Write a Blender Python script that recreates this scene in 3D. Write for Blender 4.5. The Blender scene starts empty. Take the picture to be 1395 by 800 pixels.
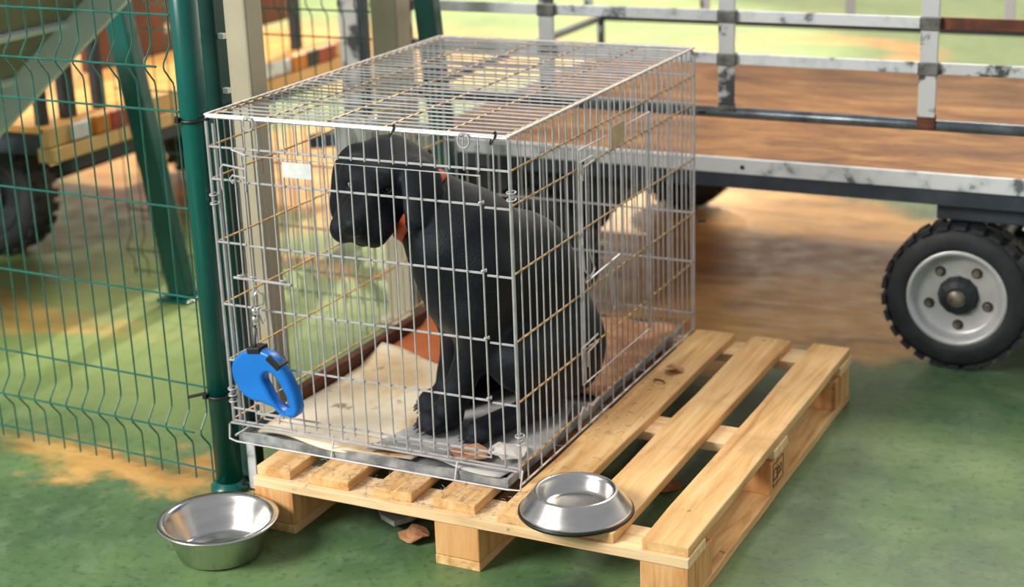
import bpy, math, random
import numpy as np
from mathutils import Vector, Matrix
random.seed(7)
rng = np.random.default_rng(5)
scene = bpy.context.scene
COL = scene.collection

# ------------------------------------------------------------------ materials
def srgb(r, g, b):
    f = lambda c: (c/255/12.92) if c/255 <= .04045 else ((c/255+.055)/1.055)**2.4
    return (f(r), f(g), f(b), 1)

class NT:
    def __init__(s, m):
        s.m = m; m.use_nodes = True; s.t = m.node_tree; s.t.nodes.clear()
        s.out = s.n('ShaderNodeOutputMaterial'); s.b = s.n('ShaderNodeBsdfPrincipled')
        s.l(s.b.outputs[0], s.out.inputs[0])
    def n(s, k, **kw):
        x = s.t.nodes.new(k)
        for a, v in kw.items(): setattr(x, a, v)
        return x
    def l(s, a, b): s.t.links.new(a, b)
    def put(s, sock, v):
        if hasattr(v, 'is_output') or isinstance(v, bpy.types.NodeSocket): s.l(v, sock)
        else: sock.default_value = v
    def math(s, op, a, b=0.0, c=None):
        x = s.n('ShaderNodeMath', operation=op)
        s.put(x.inputs[0], a); s.put(x.inputs[1], b)
        if c is not None: s.put(x.inputs[2], c)
        return x.outputs[0]
    def vmath(s, op, a, b=(0, 0, 0)):
        x = s.n('ShaderNodeVectorMath', operation=op); s.put(x.inputs[0], a); s.put(x.inputs[1], b)
        return x.outputs['Value'] if op in ('LENGTH', 'DISTANCE', 'DOT_PRODUCT') else x.outputs[0]
    def noise(s, vec, scale, detail=4, rough=.55, dist=0):
        x = s.n('ShaderNodeTexNoise'); s.l(vec, x.inputs['Vector'])
        x.inputs['Scale'].default_value = scale; x.inputs['Detail'].default_value = detail
        x.inputs['Roughness'].default_value = rough; x.inputs['Distortion'].default_value = dist
        return x.outputs[0]
    def ramp(s, fac, stops):
        x = s.n('ShaderNodeValToRGB'); s.l(fac, x.inputs[0]); e = x.color_ramp.elements
        while len(e) < len(stops): e.new(.5)
        for i, (p, c) in enumerate(stops):
            e[i].position = p; e[i].color = c if len(c) == 4 else (*c, 1)
        return x.outputs[0]
    def fr(s, fac, lo, hi, a=0., b=1.):
        x = s.n('ShaderNodeMapRange', interpolation_type='SMOOTHSTEP')
        s.put(x.inputs[0], fac)
        for i, v in enumerate((lo, hi, a, b)): x.inputs[i+1].default_value = v
        return x.outputs[0]
    def mix(s, fac, a, b):
        x = s.n('ShaderNodeMix', data_type='RGBA'); s.put(x.inputs[0], fac); s.put(x.inputs[6], a); s.put(x.inputs[7], b)
        return x.outputs[2]
    def obj(s, scale=(1, 1, 1), loc=(0, 0, 0), rnd=False):
        tc = s.n('ShaderNodeTexCoord'); mp = s.n('ShaderNodeMapping')
        mp.inputs['Scale'].default_value = scale; mp.inputs['Location'].default_value = loc
        s.l(tc.outputs['Object'], mp.inputs[0])
        if rnd:
            oi = s.n('ShaderNodeObjectInfo')
            v = s.math('MULTIPLY', oi.outputs['Random'], 37.0)
            return s.vmath('ADD', mp.outputs[0], v)
        return mp.outputs[0]
    def bump(s, h, strength=.3, dist=.01):
        x = s.n('ShaderNodeBump'); x.inputs['Strength'].default_value = strength; x.inputs['Distance'].default_value = dist
        s.l(h, x.inputs['Height']); s.l(x.outputs[0], s.b.inputs['Normal'])
    def set(s, **kw):
        for k, v in kw.items(): s.put(s.b.inputs[k.replace('_', ' ')], v)

def newmat(name): return NT(bpy.data.materials.new(name))

def speckled(name, c1, c2, scale=12, rough=.5, metal=0., lo=.4, hi=.65, bump=.1, detail=5, c3=None, spec=.5):
    t = newmat(name); v = t.obj(); n = t.noise(v, scale, detail)
    st = [(lo, c1), (hi, c2)]
    if c3: st.append((min(hi+.12, 1), c3))
    t.set(Base_Color=t.ramp(n, st), Roughness=rough, Metallic=metal, Specular_IOR_Level=spec)
    if bump: t.bump(t.noise(v, scale*6, 3), bump, .002)
    return t.m

def wood(name, axis, pale, mid, dark, stain=.5, rough=.7):
    t = newmat(name)
    sc = [22, 22, 22]; sc[axis] = 1.6
    v = t.obj(tuple(sc), rnd=True); w = t.obj((1, 1, 1), rnd=True)
    g = t.noise(v, 1.6, 6, .6, .8)
    c = t.ramp(g, [(.28, dark), (.47, mid), (.68, pale)])
    big = t.noise(w, 5.5, 5, .6)
    c = t.mix(t.fr(big, .5, .75, 0, stain), c, tuple(x*.45 for x in mid[:3])+(1,))
    kn = t.noise(w, 26, 2, .5)
    c = t.mix(t.fr(kn, .70, .78, 0, .8), c, tuple(x*.25 for x in dark[:3])+(1,))
    oi = t.n('ShaderNodeObjectInfo')
    c = t.mix(t.math('MULTIPLY', oi.outputs['Random'], .35), c, mid)
    t.set(Base_Color=c, Roughness=rough, Specular_IOR_Level=.25)
    t.bump(g, .25, .004)
    return t.m

M = {}
M['pallet_y'] = wood('pallet_wood_long', 1, srgb(246, 212, 160), srgb(226, 180, 122), srgb(178, 126, 74), .6)
M['pallet_x'] = wood('pallet_wood_cross', 0, srgb(252, 230, 194), srgb(242, 208, 160), srgb(206, 156, 102), .3)
M['pallet_block'] = wood('pallet_block_wood', 2, srgb(238, 196, 140), srgb(222, 165, 108), srgb(176, 110, 66), .3)
M['bed_wood'] = wood('trailer_plywood', 0, srgb(216, 166, 104), srgb(190, 138, 80), srgb(138, 92, 52), .55, .6)
def ply():
    t = newmat('worn_plywood'); v = t.obj((1, 2.6, 1)); w = t.obj((1.5, 9, 1))
    a = t.noise(v, 3.2, 7, .65, .5); b = t.noise(w, 5, 6, .65, 1.2); c2 = t.noise(v, 1.1, 3)
    c = t.ramp(a, [(.3, srgb(104, 66, 38)), (.46, srgb(158, 104, 58)), (.6, srgb(194, 140, 80)), (.75, srgb(216, 174, 118))])
    c = t.mix(t.fr(b, .5, .68, 0, .7), c, srgb(112, 70, 40)); c = t.mix(t.fr(c2, .48, .66, 0, .5), c, srgb(98, 68, 48))
    t.set(Base_Color=c, Roughness=.6, Specular_IOR_Level=.3); t.bump(b, .15, .004); return t.m
M['bed_wood'] = ply()
M['bed_wood_y'] = wood('cart_plywood', 1, srgb(250, 196, 120), srgb(240, 178, 98), srgb(214, 146, 76), .2, .5)
M['wire'] = speckled('galvanised_wire', (.5, .5, .53, 1), (.62, .62, .66, 1), 30, .46, .5, bump=0)
M['wire_tan'] = speckled('floor_reflection_wire', srgb(164, 132, 80), srgb(196, 164, 108), 30, .42, .5, bump=0)  # tan floor's reflection put into the base colour of the lengthwise wires
M['green_paint'] = speckled('green_powder_coat', srgb(0, 82, 76), srgb(0, 90, 82), 6, .28, 0, bump=.03)
M['green_wire'] = speckled('green_wire_coat', srgb(28, 92, 84), srgb(40, 108, 98), 20, .3, 0, bump=0)
M['dark_green'] = speckled('dark_green_coat', srgb(2, 58, 54), srgb(4, 70, 62), 6, .35, 0, bump=.02)
M['beige_post'] = speckled('beige_paint', srgb(172, 164, 142), srgb(186, 178, 156), 3, .5, 0, bump=.02)
M['clip_white'] = speckled('white_clip', srgb(225, 225, 220), srgb(240, 240, 236), 20, .4, bump=0)
M['black_plastic'] = speckled('black_plastic', srgb(18, 20, 22), srgb(30, 32, 34), 20, .4, bump=0)
M['worn_grey'] = speckled('worn_grey_paint', srgb(104, 110, 118), srgb(202, 208, 216), 16, .42, .2, .33, .41, .08, 9, srgb(220, 224, 230))
M['stake_paint'] = speckled('chipped_silver_paint', srgb(78, 80, 86), srgb(205, 208, 212), 15, .4, .25, .39, .46, .1, 8)
M['pipe'] = speckled('blue_grey_pipe', srgb(86, 94, 104), srgb(120, 128, 136), 16, .3, .5, bump=.05)
M['dark_frame'] = speckled('dark_blue_frame', srgb(46, 54, 66), srgb(62, 70, 82), 10, .45, .1, bump=.05)
M['rust'] = speckled('rust', srgb(84, 46, 34), srgb(120, 66, 44), 20, .7, .1, bump=.2)
M['dark_clamp'] = speckled('dark_clamp', srgb(84, 84, 86), srgb(130, 130, 130), 25, .45, .3, bump=.1)
M['rubber'] = speckled('tyre_rubber', srgb(34, 37, 42), srgb(48, 51, 56), 16, .62, 0, bump=.15)
M['rim'] = speckled('silver_rim', srgb(196, 197, 200), srgb(222, 222, 222), 9, .38, .35, bump=.03)
M['dark_hub'] = speckled('dark_hub', srgb(38, 42, 48), srgb(56, 60, 66), 20, .5, .2, bump=.1)
M['steel'] = speckled('steel_nut', srgb(110, 100, 86), srgb(178, 170, 156), 30, .35, .7, bump=.1)
M['red_lens'] = speckled('red_reflector', srgb(158, 58, 42), srgb(178, 74, 54), 10, .35, bump=0)
M['orange_lens'] = speckled('orange_reflector', srgb(200, 116, 34), srgb(214, 132, 44), 10, .35, bump=0)
M['cart_beam'] = speckled('sandy_beam', srgb(216, 172, 112), srgb(230, 192, 134), 5, .5, .0, bump=.03)
M['brown_board'] = None
M['step_grey'] = speckled('grey_steps_paint', srgb(216, 226, 238), srgb(228, 236, 244), 5, .4, .1, bump=.03)
M['step_olive'] = speckled('olive_panel', srgb(120, 120, 104), srgb(134, 132, 114), 5, .6, 0, bump=.03)
M['blue'] = speckled('blue_plastic', srgb(10, 112, 206), srgb(16, 124, 220), 6, .32, 0, bump=.02)
M['chrome'] = speckled('chrome', (.8, .8, .8, 1), (.86, .86, .86, 1), 20, .18, 1, bump=0)
M['cord'] = speckled('grey_cord', srgb(90, 92, 96), srgb(110, 112, 116), 60, .7, bump=.1)
M['collar'] = speckled('orange_collar', srgb(196, 78, 44), srgb(222, 98, 58), 30, .6, bump=.2)
M['orange_mat'] = speckled('terracotta_mat', srgb(186, 96, 46), srgb(212, 122, 66), 7, .7, bump=.1)
M['galv'] = speckled('galvanised_sheet', srgb(120, 126, 130), srgb(178, 182, 184), 22, .55, .3, .38, .6, .1, 7)
M['card'] = speckled('brown_card', srgb(168, 112, 78), srgb(214, 164, 124), 16, .85, bump=.15)
M['paper_grey'] = speckled('grey_paper', srgb(160, 162, 162), srgb(198, 198, 194), 10, .9, bump=.2, c3=srgb(214, 212, 206))
M['paper_white'] = speckled('pale_paper', srgb(206, 200, 190), srgb(230, 226, 218), 10, .9, bump=.2)
M['foam'] = speckled('grey_foam', srgb(132, 134, 136), srgb(168, 168, 168), 30, .95, bump=.3)
M['label_white'] = speckled('white_label', srgb(206, 210, 212), srgb(226, 228, 228), 40, .5, bump=0)
M['label_tan'] = speckled('tan_label', srgb(176, 160, 126), srgb(196, 180, 146), 30, .5, bump=0)

def hide_mat():
    t = newmat('stained_beige_blanket'); v = t.obj()
    n = t.noise(v, 5, 6, .6, .6); n2 = t.noise(v, 13, 5, .6)
    c = t.ramp(n, [(.28, srgb(196, 150, 100)), (.42, srgb(228, 204, 166)), (.56, srgb(240, 230, 210))])
    c = t.mix(t.fr(n2, .62, .72, 0, .7), c, srgb(120, 92, 58))
    t.set(Base_Color=c, Roughness=.95, Specular_IOR_Level=.1); t.bump(t.noise(v, 60, 4), .4, .004)
    return t.m
M['blanket'] = hide_mat()

def board_mat():
    t = newmat('brown_panel'); v = t.obj()
    n = t.noise(v, 4, 5)
    c = t.ramp(n, [(.35, srgb(84, 50, 34)), (.65, srgb(116, 70, 46))])
    vo = t.n('ShaderNodeTexVoronoi'); vo.inputs['Scale'].default_value = 7.5; t.l(v, vo.inputs['Vector'])
    c = t.mix(t.fr(vo.outputs['Distance'], .10, .2, 1, 0), c, srgb(240, 214, 170))
    t.set(Base_Color=c, Roughness=.7)
    return t.m
M['brown_board'] = board_mat()

def bowl_mat():
    t = newmat('brushed_steel'); v = t.obj((1, 1, 5))
    n = t.noise(v, 9, 5, .6)
    t.set(Base_Color=t.ramp(n, [(.3, (.62, .6, .57, 1)), (.7, (.7, .69, .67, 1))]), Metallic=1.0, Roughness=t.fr(n, .3, .7, .2, .27))
    return t.m
M['bowl'] = bowl_mat()

def fur_mat():
    t = newmat('black_coat'); v = t.obj((1, 1, .35))
    n = t.noise(v, 520, 3, .6); n2 = t.noise(v, 18, 4, .6)
    t.set(Base_Color=t.ramp(n, [(.35, (.004, .0045, .006, 1)), (.7, (.015, .017, .024, 1))]),
          Roughness=t.fr(n2, .3, .7, .38, .55), Specular_IOR_Level=.25, Specular_Tint=(.75, .85, 1.0, 1),
          Sheen_Weight=.05, Sheen_Roughness=.4, Sheen_Tint=(.55, .62, .8, 1))
    h = t.math('ADD', n, t.math('MULTIPLY', n2, .8))
    t.bump(h, .5, .003)
    return t.m
M['fur'] = fur_mat()
M['nose'] = speckled('wet_black_nose', (.004, .004, .005, 1), (.01, .01, .011, 1), 140, .42, bump=.3, spec=.3)
M['eye'] = speckled('dark_brown_eye', (.018, .009, .005, 1), (.03, .016, .008, 1), 30, .06, bump=0)
M['eye_white'] = speckled('eye_white', srgb(160, 144, 144), srgb(186, 172, 172), 30, .2, bump=0)
M['claw'] = speckled('grey_claw', srgb(62, 60, 60), srgb(90, 86, 84), 60, .35, bump=0)

def floor_mat():
    t = newmat('worn_green_floor')
    tc = t.n('ShaderNodeTexCoord'); P = tc.outputs['Object']
    wob = t.n('ShaderNodeTexNoise'); wob.inputs['Scale'].default_value = 2.2; wob.inputs['Detail'].default_value = 6; wob.inputs['Roughness'].default_value = .62
    t.l(P, wob.inputs['Vector'])
    off = t.vmath('MULTIPLY', t.vmath('SUBTRACT', wob.outputs['Color'], (.5, .5, .5)), (.9, .9, 0))
    Q = t.vmath('ADD', P, off)
    sx = t.n('ShaderNodeSeparateXYZ'); t.l(P, sx.inputs[0])
    def blob(cx, cy, rx, ry, soft=.25, q=Q):
        d = t.vmath('LENGTH', t.vmath('DIVIDE', t.vmath('SUBTRACT', q, (cx, cy, 0)), (rx, ry, 1e6)))
        return t.fr(d, 1-soft, 1+soft, 1, 0)
    def mx(*a):
        r = a[0]
        for b in a[1:]: r = t.math('MAXIMUM', r, b)
        return r
    n1 = t.noise(P, 1.6, 6, .6); n2 = t.noise(P, 11, 8, .7); n3 = t.noise(P, 42, 8, .75)
    streak = t.n('ShaderNodeMapping'); streak.inputs['Scale'].default_value = (1.6, 4.5, 1); t.l(P, streak.inputs[0])
    n4 = t.noise(streak.outputs[0], 1.8, 6, .65, .4)
    green = t.ramp(n1, [(.32, srgb(66, 94, 70)), (.5, srgb(86, 118, 78)), (.68, srgb(114, 144, 90))])
    green = t.mix(t.fr(n2, .45, .72, 0, .6), green, srgb(118, 142, 108))
    green = t.mix(t.fr(n3, .5, .68, 0, .6), green, srgb(46, 68, 54))
    tan = t.ramp(n4, [(.25, srgb(140, 100, 54)), (.45, srgb(206, 150, 82)), (.62, srgb(236, 184, 108))])
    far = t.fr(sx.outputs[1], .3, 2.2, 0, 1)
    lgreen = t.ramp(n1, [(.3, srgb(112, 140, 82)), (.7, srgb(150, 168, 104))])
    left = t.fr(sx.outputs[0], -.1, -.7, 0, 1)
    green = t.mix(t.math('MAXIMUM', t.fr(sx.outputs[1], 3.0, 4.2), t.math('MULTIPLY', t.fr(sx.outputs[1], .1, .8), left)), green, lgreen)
    ring = t.math('SUBTRACT', blob(-.55, 6.2, .75, .55, .15, P), blob(-.55, 6.2, .5, .3, .2, P))
    tm = mx(blob(.27, 2.22, .88, .96, .12), blob(-1.75, 2.85, 1.3, .75, .15), t.math('MULTIPLY', blob(-.45, .17, .34, .1, .5), .8),
            ring, t.math('MULTIPLY', blob(-3.3, 5.4, 1.7, 1.0, .4), .8), t.math('MULTIPLY', blob(-.9, 1.75, .5, .07, .4), .8),
            t.math('MULTIPLY', blob(-1.6, 1.0, .5, .13, .5), .6), t.math('MULTIPLY', blob(-1.2, 7.4, 1.5, .25, .4), .5))
    c = t.mix(tm, green, tan)
    # green paint left on the tan patch
    gp = t.noise(streak.outputs[0], 4.2, 3, .5)
    c = t.mix(t.math('MULTIPLY', t.fr(gp, .66, .72, 0, .8), tm), c, srgb(168, 178, 106))
    oil = blob(.88, -.12, .13, .09, .5)
    c = t.mix(t.math('MULTIPLY', oil, .7), c, srgb(52, 58, 60))
    t.set(Base_Color=c, Roughness=t.fr(n2, .3, .7, .34, .55), Specular_IOR_Level=.5)
    t.bump(t.noise(P, 35, 5, .6), .12, .006)
    return t.m
M['floor'] = floor_mat()

# ------------------------------------------------------------------ mesh building
class MB:
    def __init__(s): s.v = []; s.f = []
    def add(s, vs, fs):
        o = len(s.v); s.v += [tuple(v) for v in vs]; s.f += [tuple(i+o for i in f) for f in fs]; return s
    def box(s, x0, x1, y0, y1, z0, z1, mat=None):
        vs = [Vector((x, y, z)) for z in (z0, z1) for y in (y0, y1) for x in (x0, x1)]
        if mat: vs = [mat @ v for v in vs]
        return s.add(vs, [(0, 2, 3, 1), (4, 5, 7, 6), (0, 1, 5, 4), (2, 6, 7, 3), (0, 4, 6, 2), (1, 3, 7, 5)])
    def bar(s, a, b, w, h, up=(0, 0, 1)):
        a = Vector(a); b = Vector(b); d = (b-a).normalized(); u = Vector(up); sd = d.cross(u).normalized(); u = sd.cross(d)
        vs = [p + sd*w/2*i + u*h/2*j for p in (a, b) for i, j in ((-1, -1), (1, -1), (1, 1), (-1, 1))]
        return s.add(vs, [(0, 3, 2, 1), (4, 5, 6, 7), (0, 1, 5, 4), (1, 2, 6, 5), (2, 3, 7, 6), (3, 0, 4, 7)])
    def tube(s, pts, r, n=6, closed=False):
        P = [Vector(p) for p in pts]; k = len(P); rings = []
        ref = None
        for i, p in enumerate(P):
            if closed: d = P[(i+1) % k]-P[i-1]
            else: d = P[min(i+1, k-1)]-P[max(i-1, 0)]
            d.normalize()
            if ref is None:
                ref = Vector((0, 0, 1)) if abs(d.z) < .9 else Vector((1, 0, 0))
            x = ref - d*ref.dot(d)
            if x.length < 1e-4: x = d.orthogonal()
            x.normalize(); ref = x; y = d.cross(x)
            rr = r[i] if isinstance(r, (list, tuple)) else r
            rings.append([p+(x*math.cos(2*math.pi*j/n)+y*math.sin(2*math.pi*j/n))*rr for j in range(n)])
        vs = [v for q in rings for v in q]; fs = []
        for i in range(k if closed else k-1):
            for j in range(n):
                a = i*n+j; b = i*n+(j+1) % n; i2 = (i+1) % k
                fs.append((a, b, i2*n+(j+1) % n, i2*n+j))
        if not closed:
            fs.append(tuple(range(n))[::-1]); fs.append(tuple((k-1)*n+j for j in range(n)))
        return s.add(vs, fs)
    def lathe(s, prof, n=48, c=(0, 0, 0), axis='z', arc=None):
        vs = []; fs = []; k = len(prof); c = Vector(c)
        for i in range(n):
            a = 2*math.pi*i/n
            for r, z in prof:
                p = (r*math.cos(a), r*math.sin(a), z)
                if axis == 'y': p = (p[0], p[2], p[1])
                if axis == 'x': p = (p[2], p[0], p[1])
                vs.append(c+Vector(p))
        for i in range(n):
            for j in range(k-1):
                q = (i*k+j, ((i+1) % n)*k+j, ((i+1) % n)*k+j+1, i*k+j+1)
                fs.append(q if axis != 'y' else q[::-1])
        return s.add(vs, fs)
    def obj(s, name, mat, parent=None, smooth=False, bevel=0, label=None):
        off = Vector((0, 0, 0))
        if parent is not None:
            p = parent
            while p is not None: off += p.location; p = p.parent
        me = bpy.data.meshes.new(name); me.from_pydata([tuple(Vector(v)-off) for v in s.v], [], s.f); me.validate()
        if smooth:
            me.polygons.foreach_set('use_smooth', [True]*len(me.polygons))
        me.materials.append(M[mat] if isinstance(mat, str) else mat)
        o = bpy.data.objects.new(name, me); COL.objects.link(o)
        if parent is not None: o.parent = parent
        if bevel:
            b = o.modifiers.new('bevel', 'BEVEL'); b.width = bevel; b.segments = 2; b.limit_method = 'ANGLE'
        if smooth == 'auto':
            pass
        if label: o['label'] = label
        return o

def tag(o, label, cat, group=None, kind=None):
    o['label'] = label; o['category'] = cat
    if group: o['group'] = group
    if kind: o['kind'] = kind
    return o
def thing(name, loc, label, cat, group=None):
    o = bpy.data.objects.new(name, None); COL.objects.link(o); o.location = loc; o.empty_display_size = .05
    return tag(o, label, cat, group)
def sheet(fn, nu, nv, thick):
    """closed thin sheet from fn(u,v)->point, thickness downwards"""
    mb = MB(); top = [Vector(fn(i/nu, j/nv)) for i in range(nu+1) for j in range(nv+1)]
    bot = [p-Vector((0, 0, thick)) for p in top]; N = len(top); W = nv+1
    fs = []
    for i in range(nu):
        for j in range(nv):
            a = i*W+j; q = (a, a+W, a+W+1, a+1); fs.append(q); fs.append(tuple(N+x for x in q[::-1]))
    ed = [i*W for i in range(nu+1)] + [nu*W+j for j in range(1, nv+1)] + [i*W+nv for i in range(nu-1, -1, -1)] + [j for j in range(nv-1, 0, -1)]
    for k in range(len(ed)):
        a = ed[k]; b = ed[(k+1) % len(ed)]; fs.append((b, a, N+a, N+b))
    mb.add(top+bot, fs); return mb
def poly_sheet(outline, zf, thick, sub=0):
    """flat irregular scrap: fan from the centre, slightly crumpled"""
    c = Vector((sum(p[0] for p in outline)/len(outline), sum(p[1] for p in outline)/len(outline), 0))
    mb = MB(); ring = []; mid = []
    for p in outline:
        q = Vector((p[0], p[1], 0)); ring.append(Vector((q.x, q.y, zf(q.x, q.y)))); m = (q+c)/2; mid.append(Vector((m.x, m.y, zf(m.x, m.y))))
    cc = Vector((c.x, c.y, zf(c.x, c.y))); n = len(ring)
    top = ring+mid+[cc]; N = len(top); bot = [p-Vector((0, 0, thick)) for p in top]; fs = []
    for i in range(n):
        j = (i+1) % n
        for q in ((i, j, n+j, n+i), (n+i, n+j, 2*n)):
            fs.append(q); fs.append(tuple(N+x for x in q[::-1]))
        fs.append((j, i, N+i, N+j))
    mb.add(top+bot, fs); return mb

# ------------------------------------------------------------------ floor
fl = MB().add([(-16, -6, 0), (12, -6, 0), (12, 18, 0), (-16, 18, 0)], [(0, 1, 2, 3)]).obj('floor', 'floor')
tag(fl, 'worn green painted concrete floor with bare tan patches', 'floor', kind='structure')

# ------------------------------------------------------------------ pallet
PW, PL = 1.015, 1.2
pal = thing('wooden_pallet', (0, 0, 0), 'pale wooden shipping pallet on the green floor carrying the dog crate', 'pallet')
XB = [(0.0, .088), (.137, .237), (.297, .392), (.445, .543), (.598, .704), (.753, .856), (.914, 1.012)]
def board(mb, x0, x1, y0, y1, z0, z1, axis, seed):
    r = random.Random(seed); n = 8
    a0, a1 = (y0, y1) if axis == 1 else (x0, x1)
    vs = []; fs = []
    for i in range(n+1):
        t = a0+(a1-a0)*i/n; e = .0016; d = [r.uniform(-e, e) for _ in range(4)]
        if axis == 1: vs += [(x0+d[0], t, z0), (x1+d[1], t, z0), (x1+d[1], t, z1+d[2]*.6), (x0+d[0], t, z1+d[3]*.6)]
        else: vs += [(t, y0+d[0], z0), (t, y0+d[0], z1), (t, y1+d[1], z1), (t, y1+d[1], z0)]
    for i in range(n):
        for j in range(4):
            fs.append((i*4+j, i*4+(j+1) % 4, i*4+4+(j+1) % 4, i*4+4+j))
    fs.append((3, 2, 1, 0)); fs.append((n*4, n*4+1, n*4+2, n*4+3))
    mb.add(vs, [f[::-1] for f in fs]); return mb
for i, (a, b) in enumerate(XB):
    board(MB(), a, b, .016 if i < 4 else .006, 1.2, .122, .144, 1, i).obj('top_board', 'pallet_y', pal, bevel=.0025)
for i, y in enumerate((0, .55, 1.1)):
    board(MB(), 0, PW, y, y+.1, .1, .122, 0, 20+i).obj('cross_board', 'pallet_x', pal, bevel=.002)
for x0, x1 in ((0, .1), (.452, .556), (.912, 1.013)):
    for y0, y1 in ((.002, .142), (.53, .67), (1.06, 1.198)):
        MB().box(x0, x1, y0, y1, .022, .1).obj('block', 'pallet_block', pal, bevel=.003)
    board(MB(), x0, x1, .002, 1.198, 0, .022, 1, int(x0*100)).obj('bottom_board', 'pallet_y', pal, bevel=.002)
def stamp(parent):
    mb = MB()
    def glyph(ch, y, z, size):
        cu = bpy.data.curves.new('glyph', 'FONT'); cu.body = ch; cu.size = size; cu.align_x = 'CENTER'; cu.align_y = 'CENTER'; cu.extrude = .0003
        t_ = bpy.data.objects.new('glyph', cu); COL.objects.link(t_)
        me = bpy.data.meshes.new_from_object(t_.evaluated_get(bpy.context.evaluated_depsgraph_get())); bpy.data.objects.remove(t_)
        mb.add([(1.0133+v.co.z, y-v.co.y, z+v.co.x) for v in me.vertices], [tuple(p.vertices) for p in me.polygons])
    glyph('B', .598, .062, .046); glyph('D', .566, .062, .046)
    for y0, y1, z0, z1 in ((.546, .549, .036, .09), (.619, .622, .036, .09), (.548, .62, .034, .037), (.548, .62, .088, .091), (.581, .5835, .046, .078)): mb.box(1.013, 1.0137, y0, y1, z0, z1)
    return mb.obj('burnt_stamp', 'rust', parent)
stamp(pal)

# ------------------------------------------------------------------ wire crate
X0, X1, Y0, Y1, ZB, ZT = -.135, .593, .13, 1.187, .15, .897
RZ = [.827, .755, .612, .467, .334, .217, .186]
crate = thing('dog_crate', (.23, .65, .144), 'silver wire dog crate on the pallet holding the black dog', 'dog crate')
RV, RH = .0020, .0027
def jit(a=.001): return random.uniform(-a, a)
NX, NY = 22, 32
xs = [X0+(X1-X0)*i/NX for i in range(1, NX)]; ys = [Y0+(Y1-Y0)*i/NY for i in range(1, NY)]
DX0, DX1 = -.045, .529      # front door span
# top
mb = MB()
for y in ys: mb.tube([(X0, y+jit(), ZT+.001), (X0+.3, y+jit(.002), ZT+jit(.002)), (X1, y+jit(), ZT+.001)], RV)
mb.obj('top_cross_wires', 'wire', crate)
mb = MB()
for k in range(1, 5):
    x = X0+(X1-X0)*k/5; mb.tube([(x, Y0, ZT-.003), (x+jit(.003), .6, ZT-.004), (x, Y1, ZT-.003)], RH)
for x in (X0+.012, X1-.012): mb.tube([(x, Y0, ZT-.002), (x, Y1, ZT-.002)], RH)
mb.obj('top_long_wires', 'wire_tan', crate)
mb = MB()
mb.tube([(X0, Y0, ZT), (X1, Y0, ZT), (X1, Y1, ZT), (X0, Y1, ZT)], .0036, 8, True)
mb.obj('top_frame', 'wire', crate)
# front
mb = MB()
zb = .178
c = .012
mb.tube([(X0, Y0, zb), (X0, Y0, ZT-c), (X0+c*.3, Y0, ZT-c*.3), (X0+c, Y0, ZT-.004), (X1-c, Y0, ZT-.004), (X1-c*.3, Y0, ZT-c*.3), (X1, Y0, ZT-c), (X1, Y0, zb)], .0036, 8)
mb.tube([(X0+.013, Y0+.006, zb), (X0+.013, Y0+.006, ZT-.02)], .003, 8)
mb.tube([(X1-.004, Y0+.01, ZB+.01), (X1-.004, Y0+.01, ZT-.01)], .0036, 8)
for i, z in enumerate(RZ):
    if i in (0, 6): mb.tube([(X0, Y0, z), (X1, Y0, z)], RH)
    else: mb.tube([(X0, Y0, z), (DX0-.012, Y0, z)], RH); mb.tube([(DX1+.006, Y0, z-.006), (X1, Y0, z-.006)], RH)
for x in xs:
    inside = DX0 < x < DX1
    if inside: mb.tube([(x+jit(), Y0-.003, RZ[0]-.004), (x, Y0-.003, ZT-.004)], RV)
    else: mb.tube([(x+jit(), Y0-.003, .186), (x+jit(.002), Y0-.003, .5), (x, Y0-.003, ZT-.004)], RV)
mb.obj('front_panel', 'wire', crate)
door = MB()
door.tube([(DX0, Y0-.006, .205), (DX0, Y0-.006, .815), (DX1, Y0-.006, .815), (DX1, Y0-.006, .205)], RH, 6, True)
for z in RZ[1:6]: door.tube([(DX0, Y0-.006, z), (DX1, Y0-.006, z)], RH)
for i, x in enumerate(xs):
    if DX0+.01 < x < DX1-.01:
        b = .006 if i in (3, 4, 9, 14) else .002
        door.tube([(x+jit(), Y0-.010, .187 if i % 3 else .2), (x+jit(b), Y0-.010, .23), (x+jit(.002), Y0-.010, .5), (x+jit(.002), Y0-.010, .815)], RV)
for z in RZ[1:6]:
    door.tube([(DX1+.004*math.cos(a), Y0-.004+.006*math.sin(a), z+.003+.0006*a) for a in np.linspace(0, 7, 14)], .002)
dr = door.obj('front_door', 'wire', crate)
lt = MB()
yl = Y0-.014
for zc in (.767,):   # upper hook latch
    lt.tube([(DX0-.05, yl, zc-.03), (DX0-.052, yl, zc-.024), (DX0-.052, yl, zc+.018), (DX0-.044, yl, zc+.026), (DX0+.012, yl, zc+.02)], .0024)
    lt.tube([(DX0-.022, yl, zc-.014), (DX0-.03, yl, zc-.004), (DX0-.022, yl, zc+.004), (DX0+.014, yl, zc+.0)], .0024)
    lt.tube([(DX0+.01, yl, zc-.03), (DX0+.016, yl, zc+.052), (DX0-.022, yl+.004, zc+.06)], .0024)
lt.obj('hook_latch', 'wire', dr)
lt = MB(); lt.tube([(-.088, yl, .538), (.062, yl, .537)], .0032)
for x in (-.07, -.036, .043): lt.tube([(x+.006*math.sin(a), yl+.006*math.cos(a), .538+.008*math.sin(a*.5)) for a in np.linspace(0, 6.28, 12)], .002)
lt.tube([(-.036, yl-.004, .54), (-.03, yl-.004, .47), (-.018, yl-.004, .44), (-.008, yl-.004, .455), (-.01, yl-.004, .475)], .002)
lt.obj('slide_bolt', 'wire', dr)
lt = MB(); zz = .232
lt.tube([(-.058+.006*math.cos(a), yl, zz+.013*math.sin(a)) for a in np.linspace(math.pi/2, 3*math.pi/2, 8)]+[(0.012, yl, zz-.013)], .0022)
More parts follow.
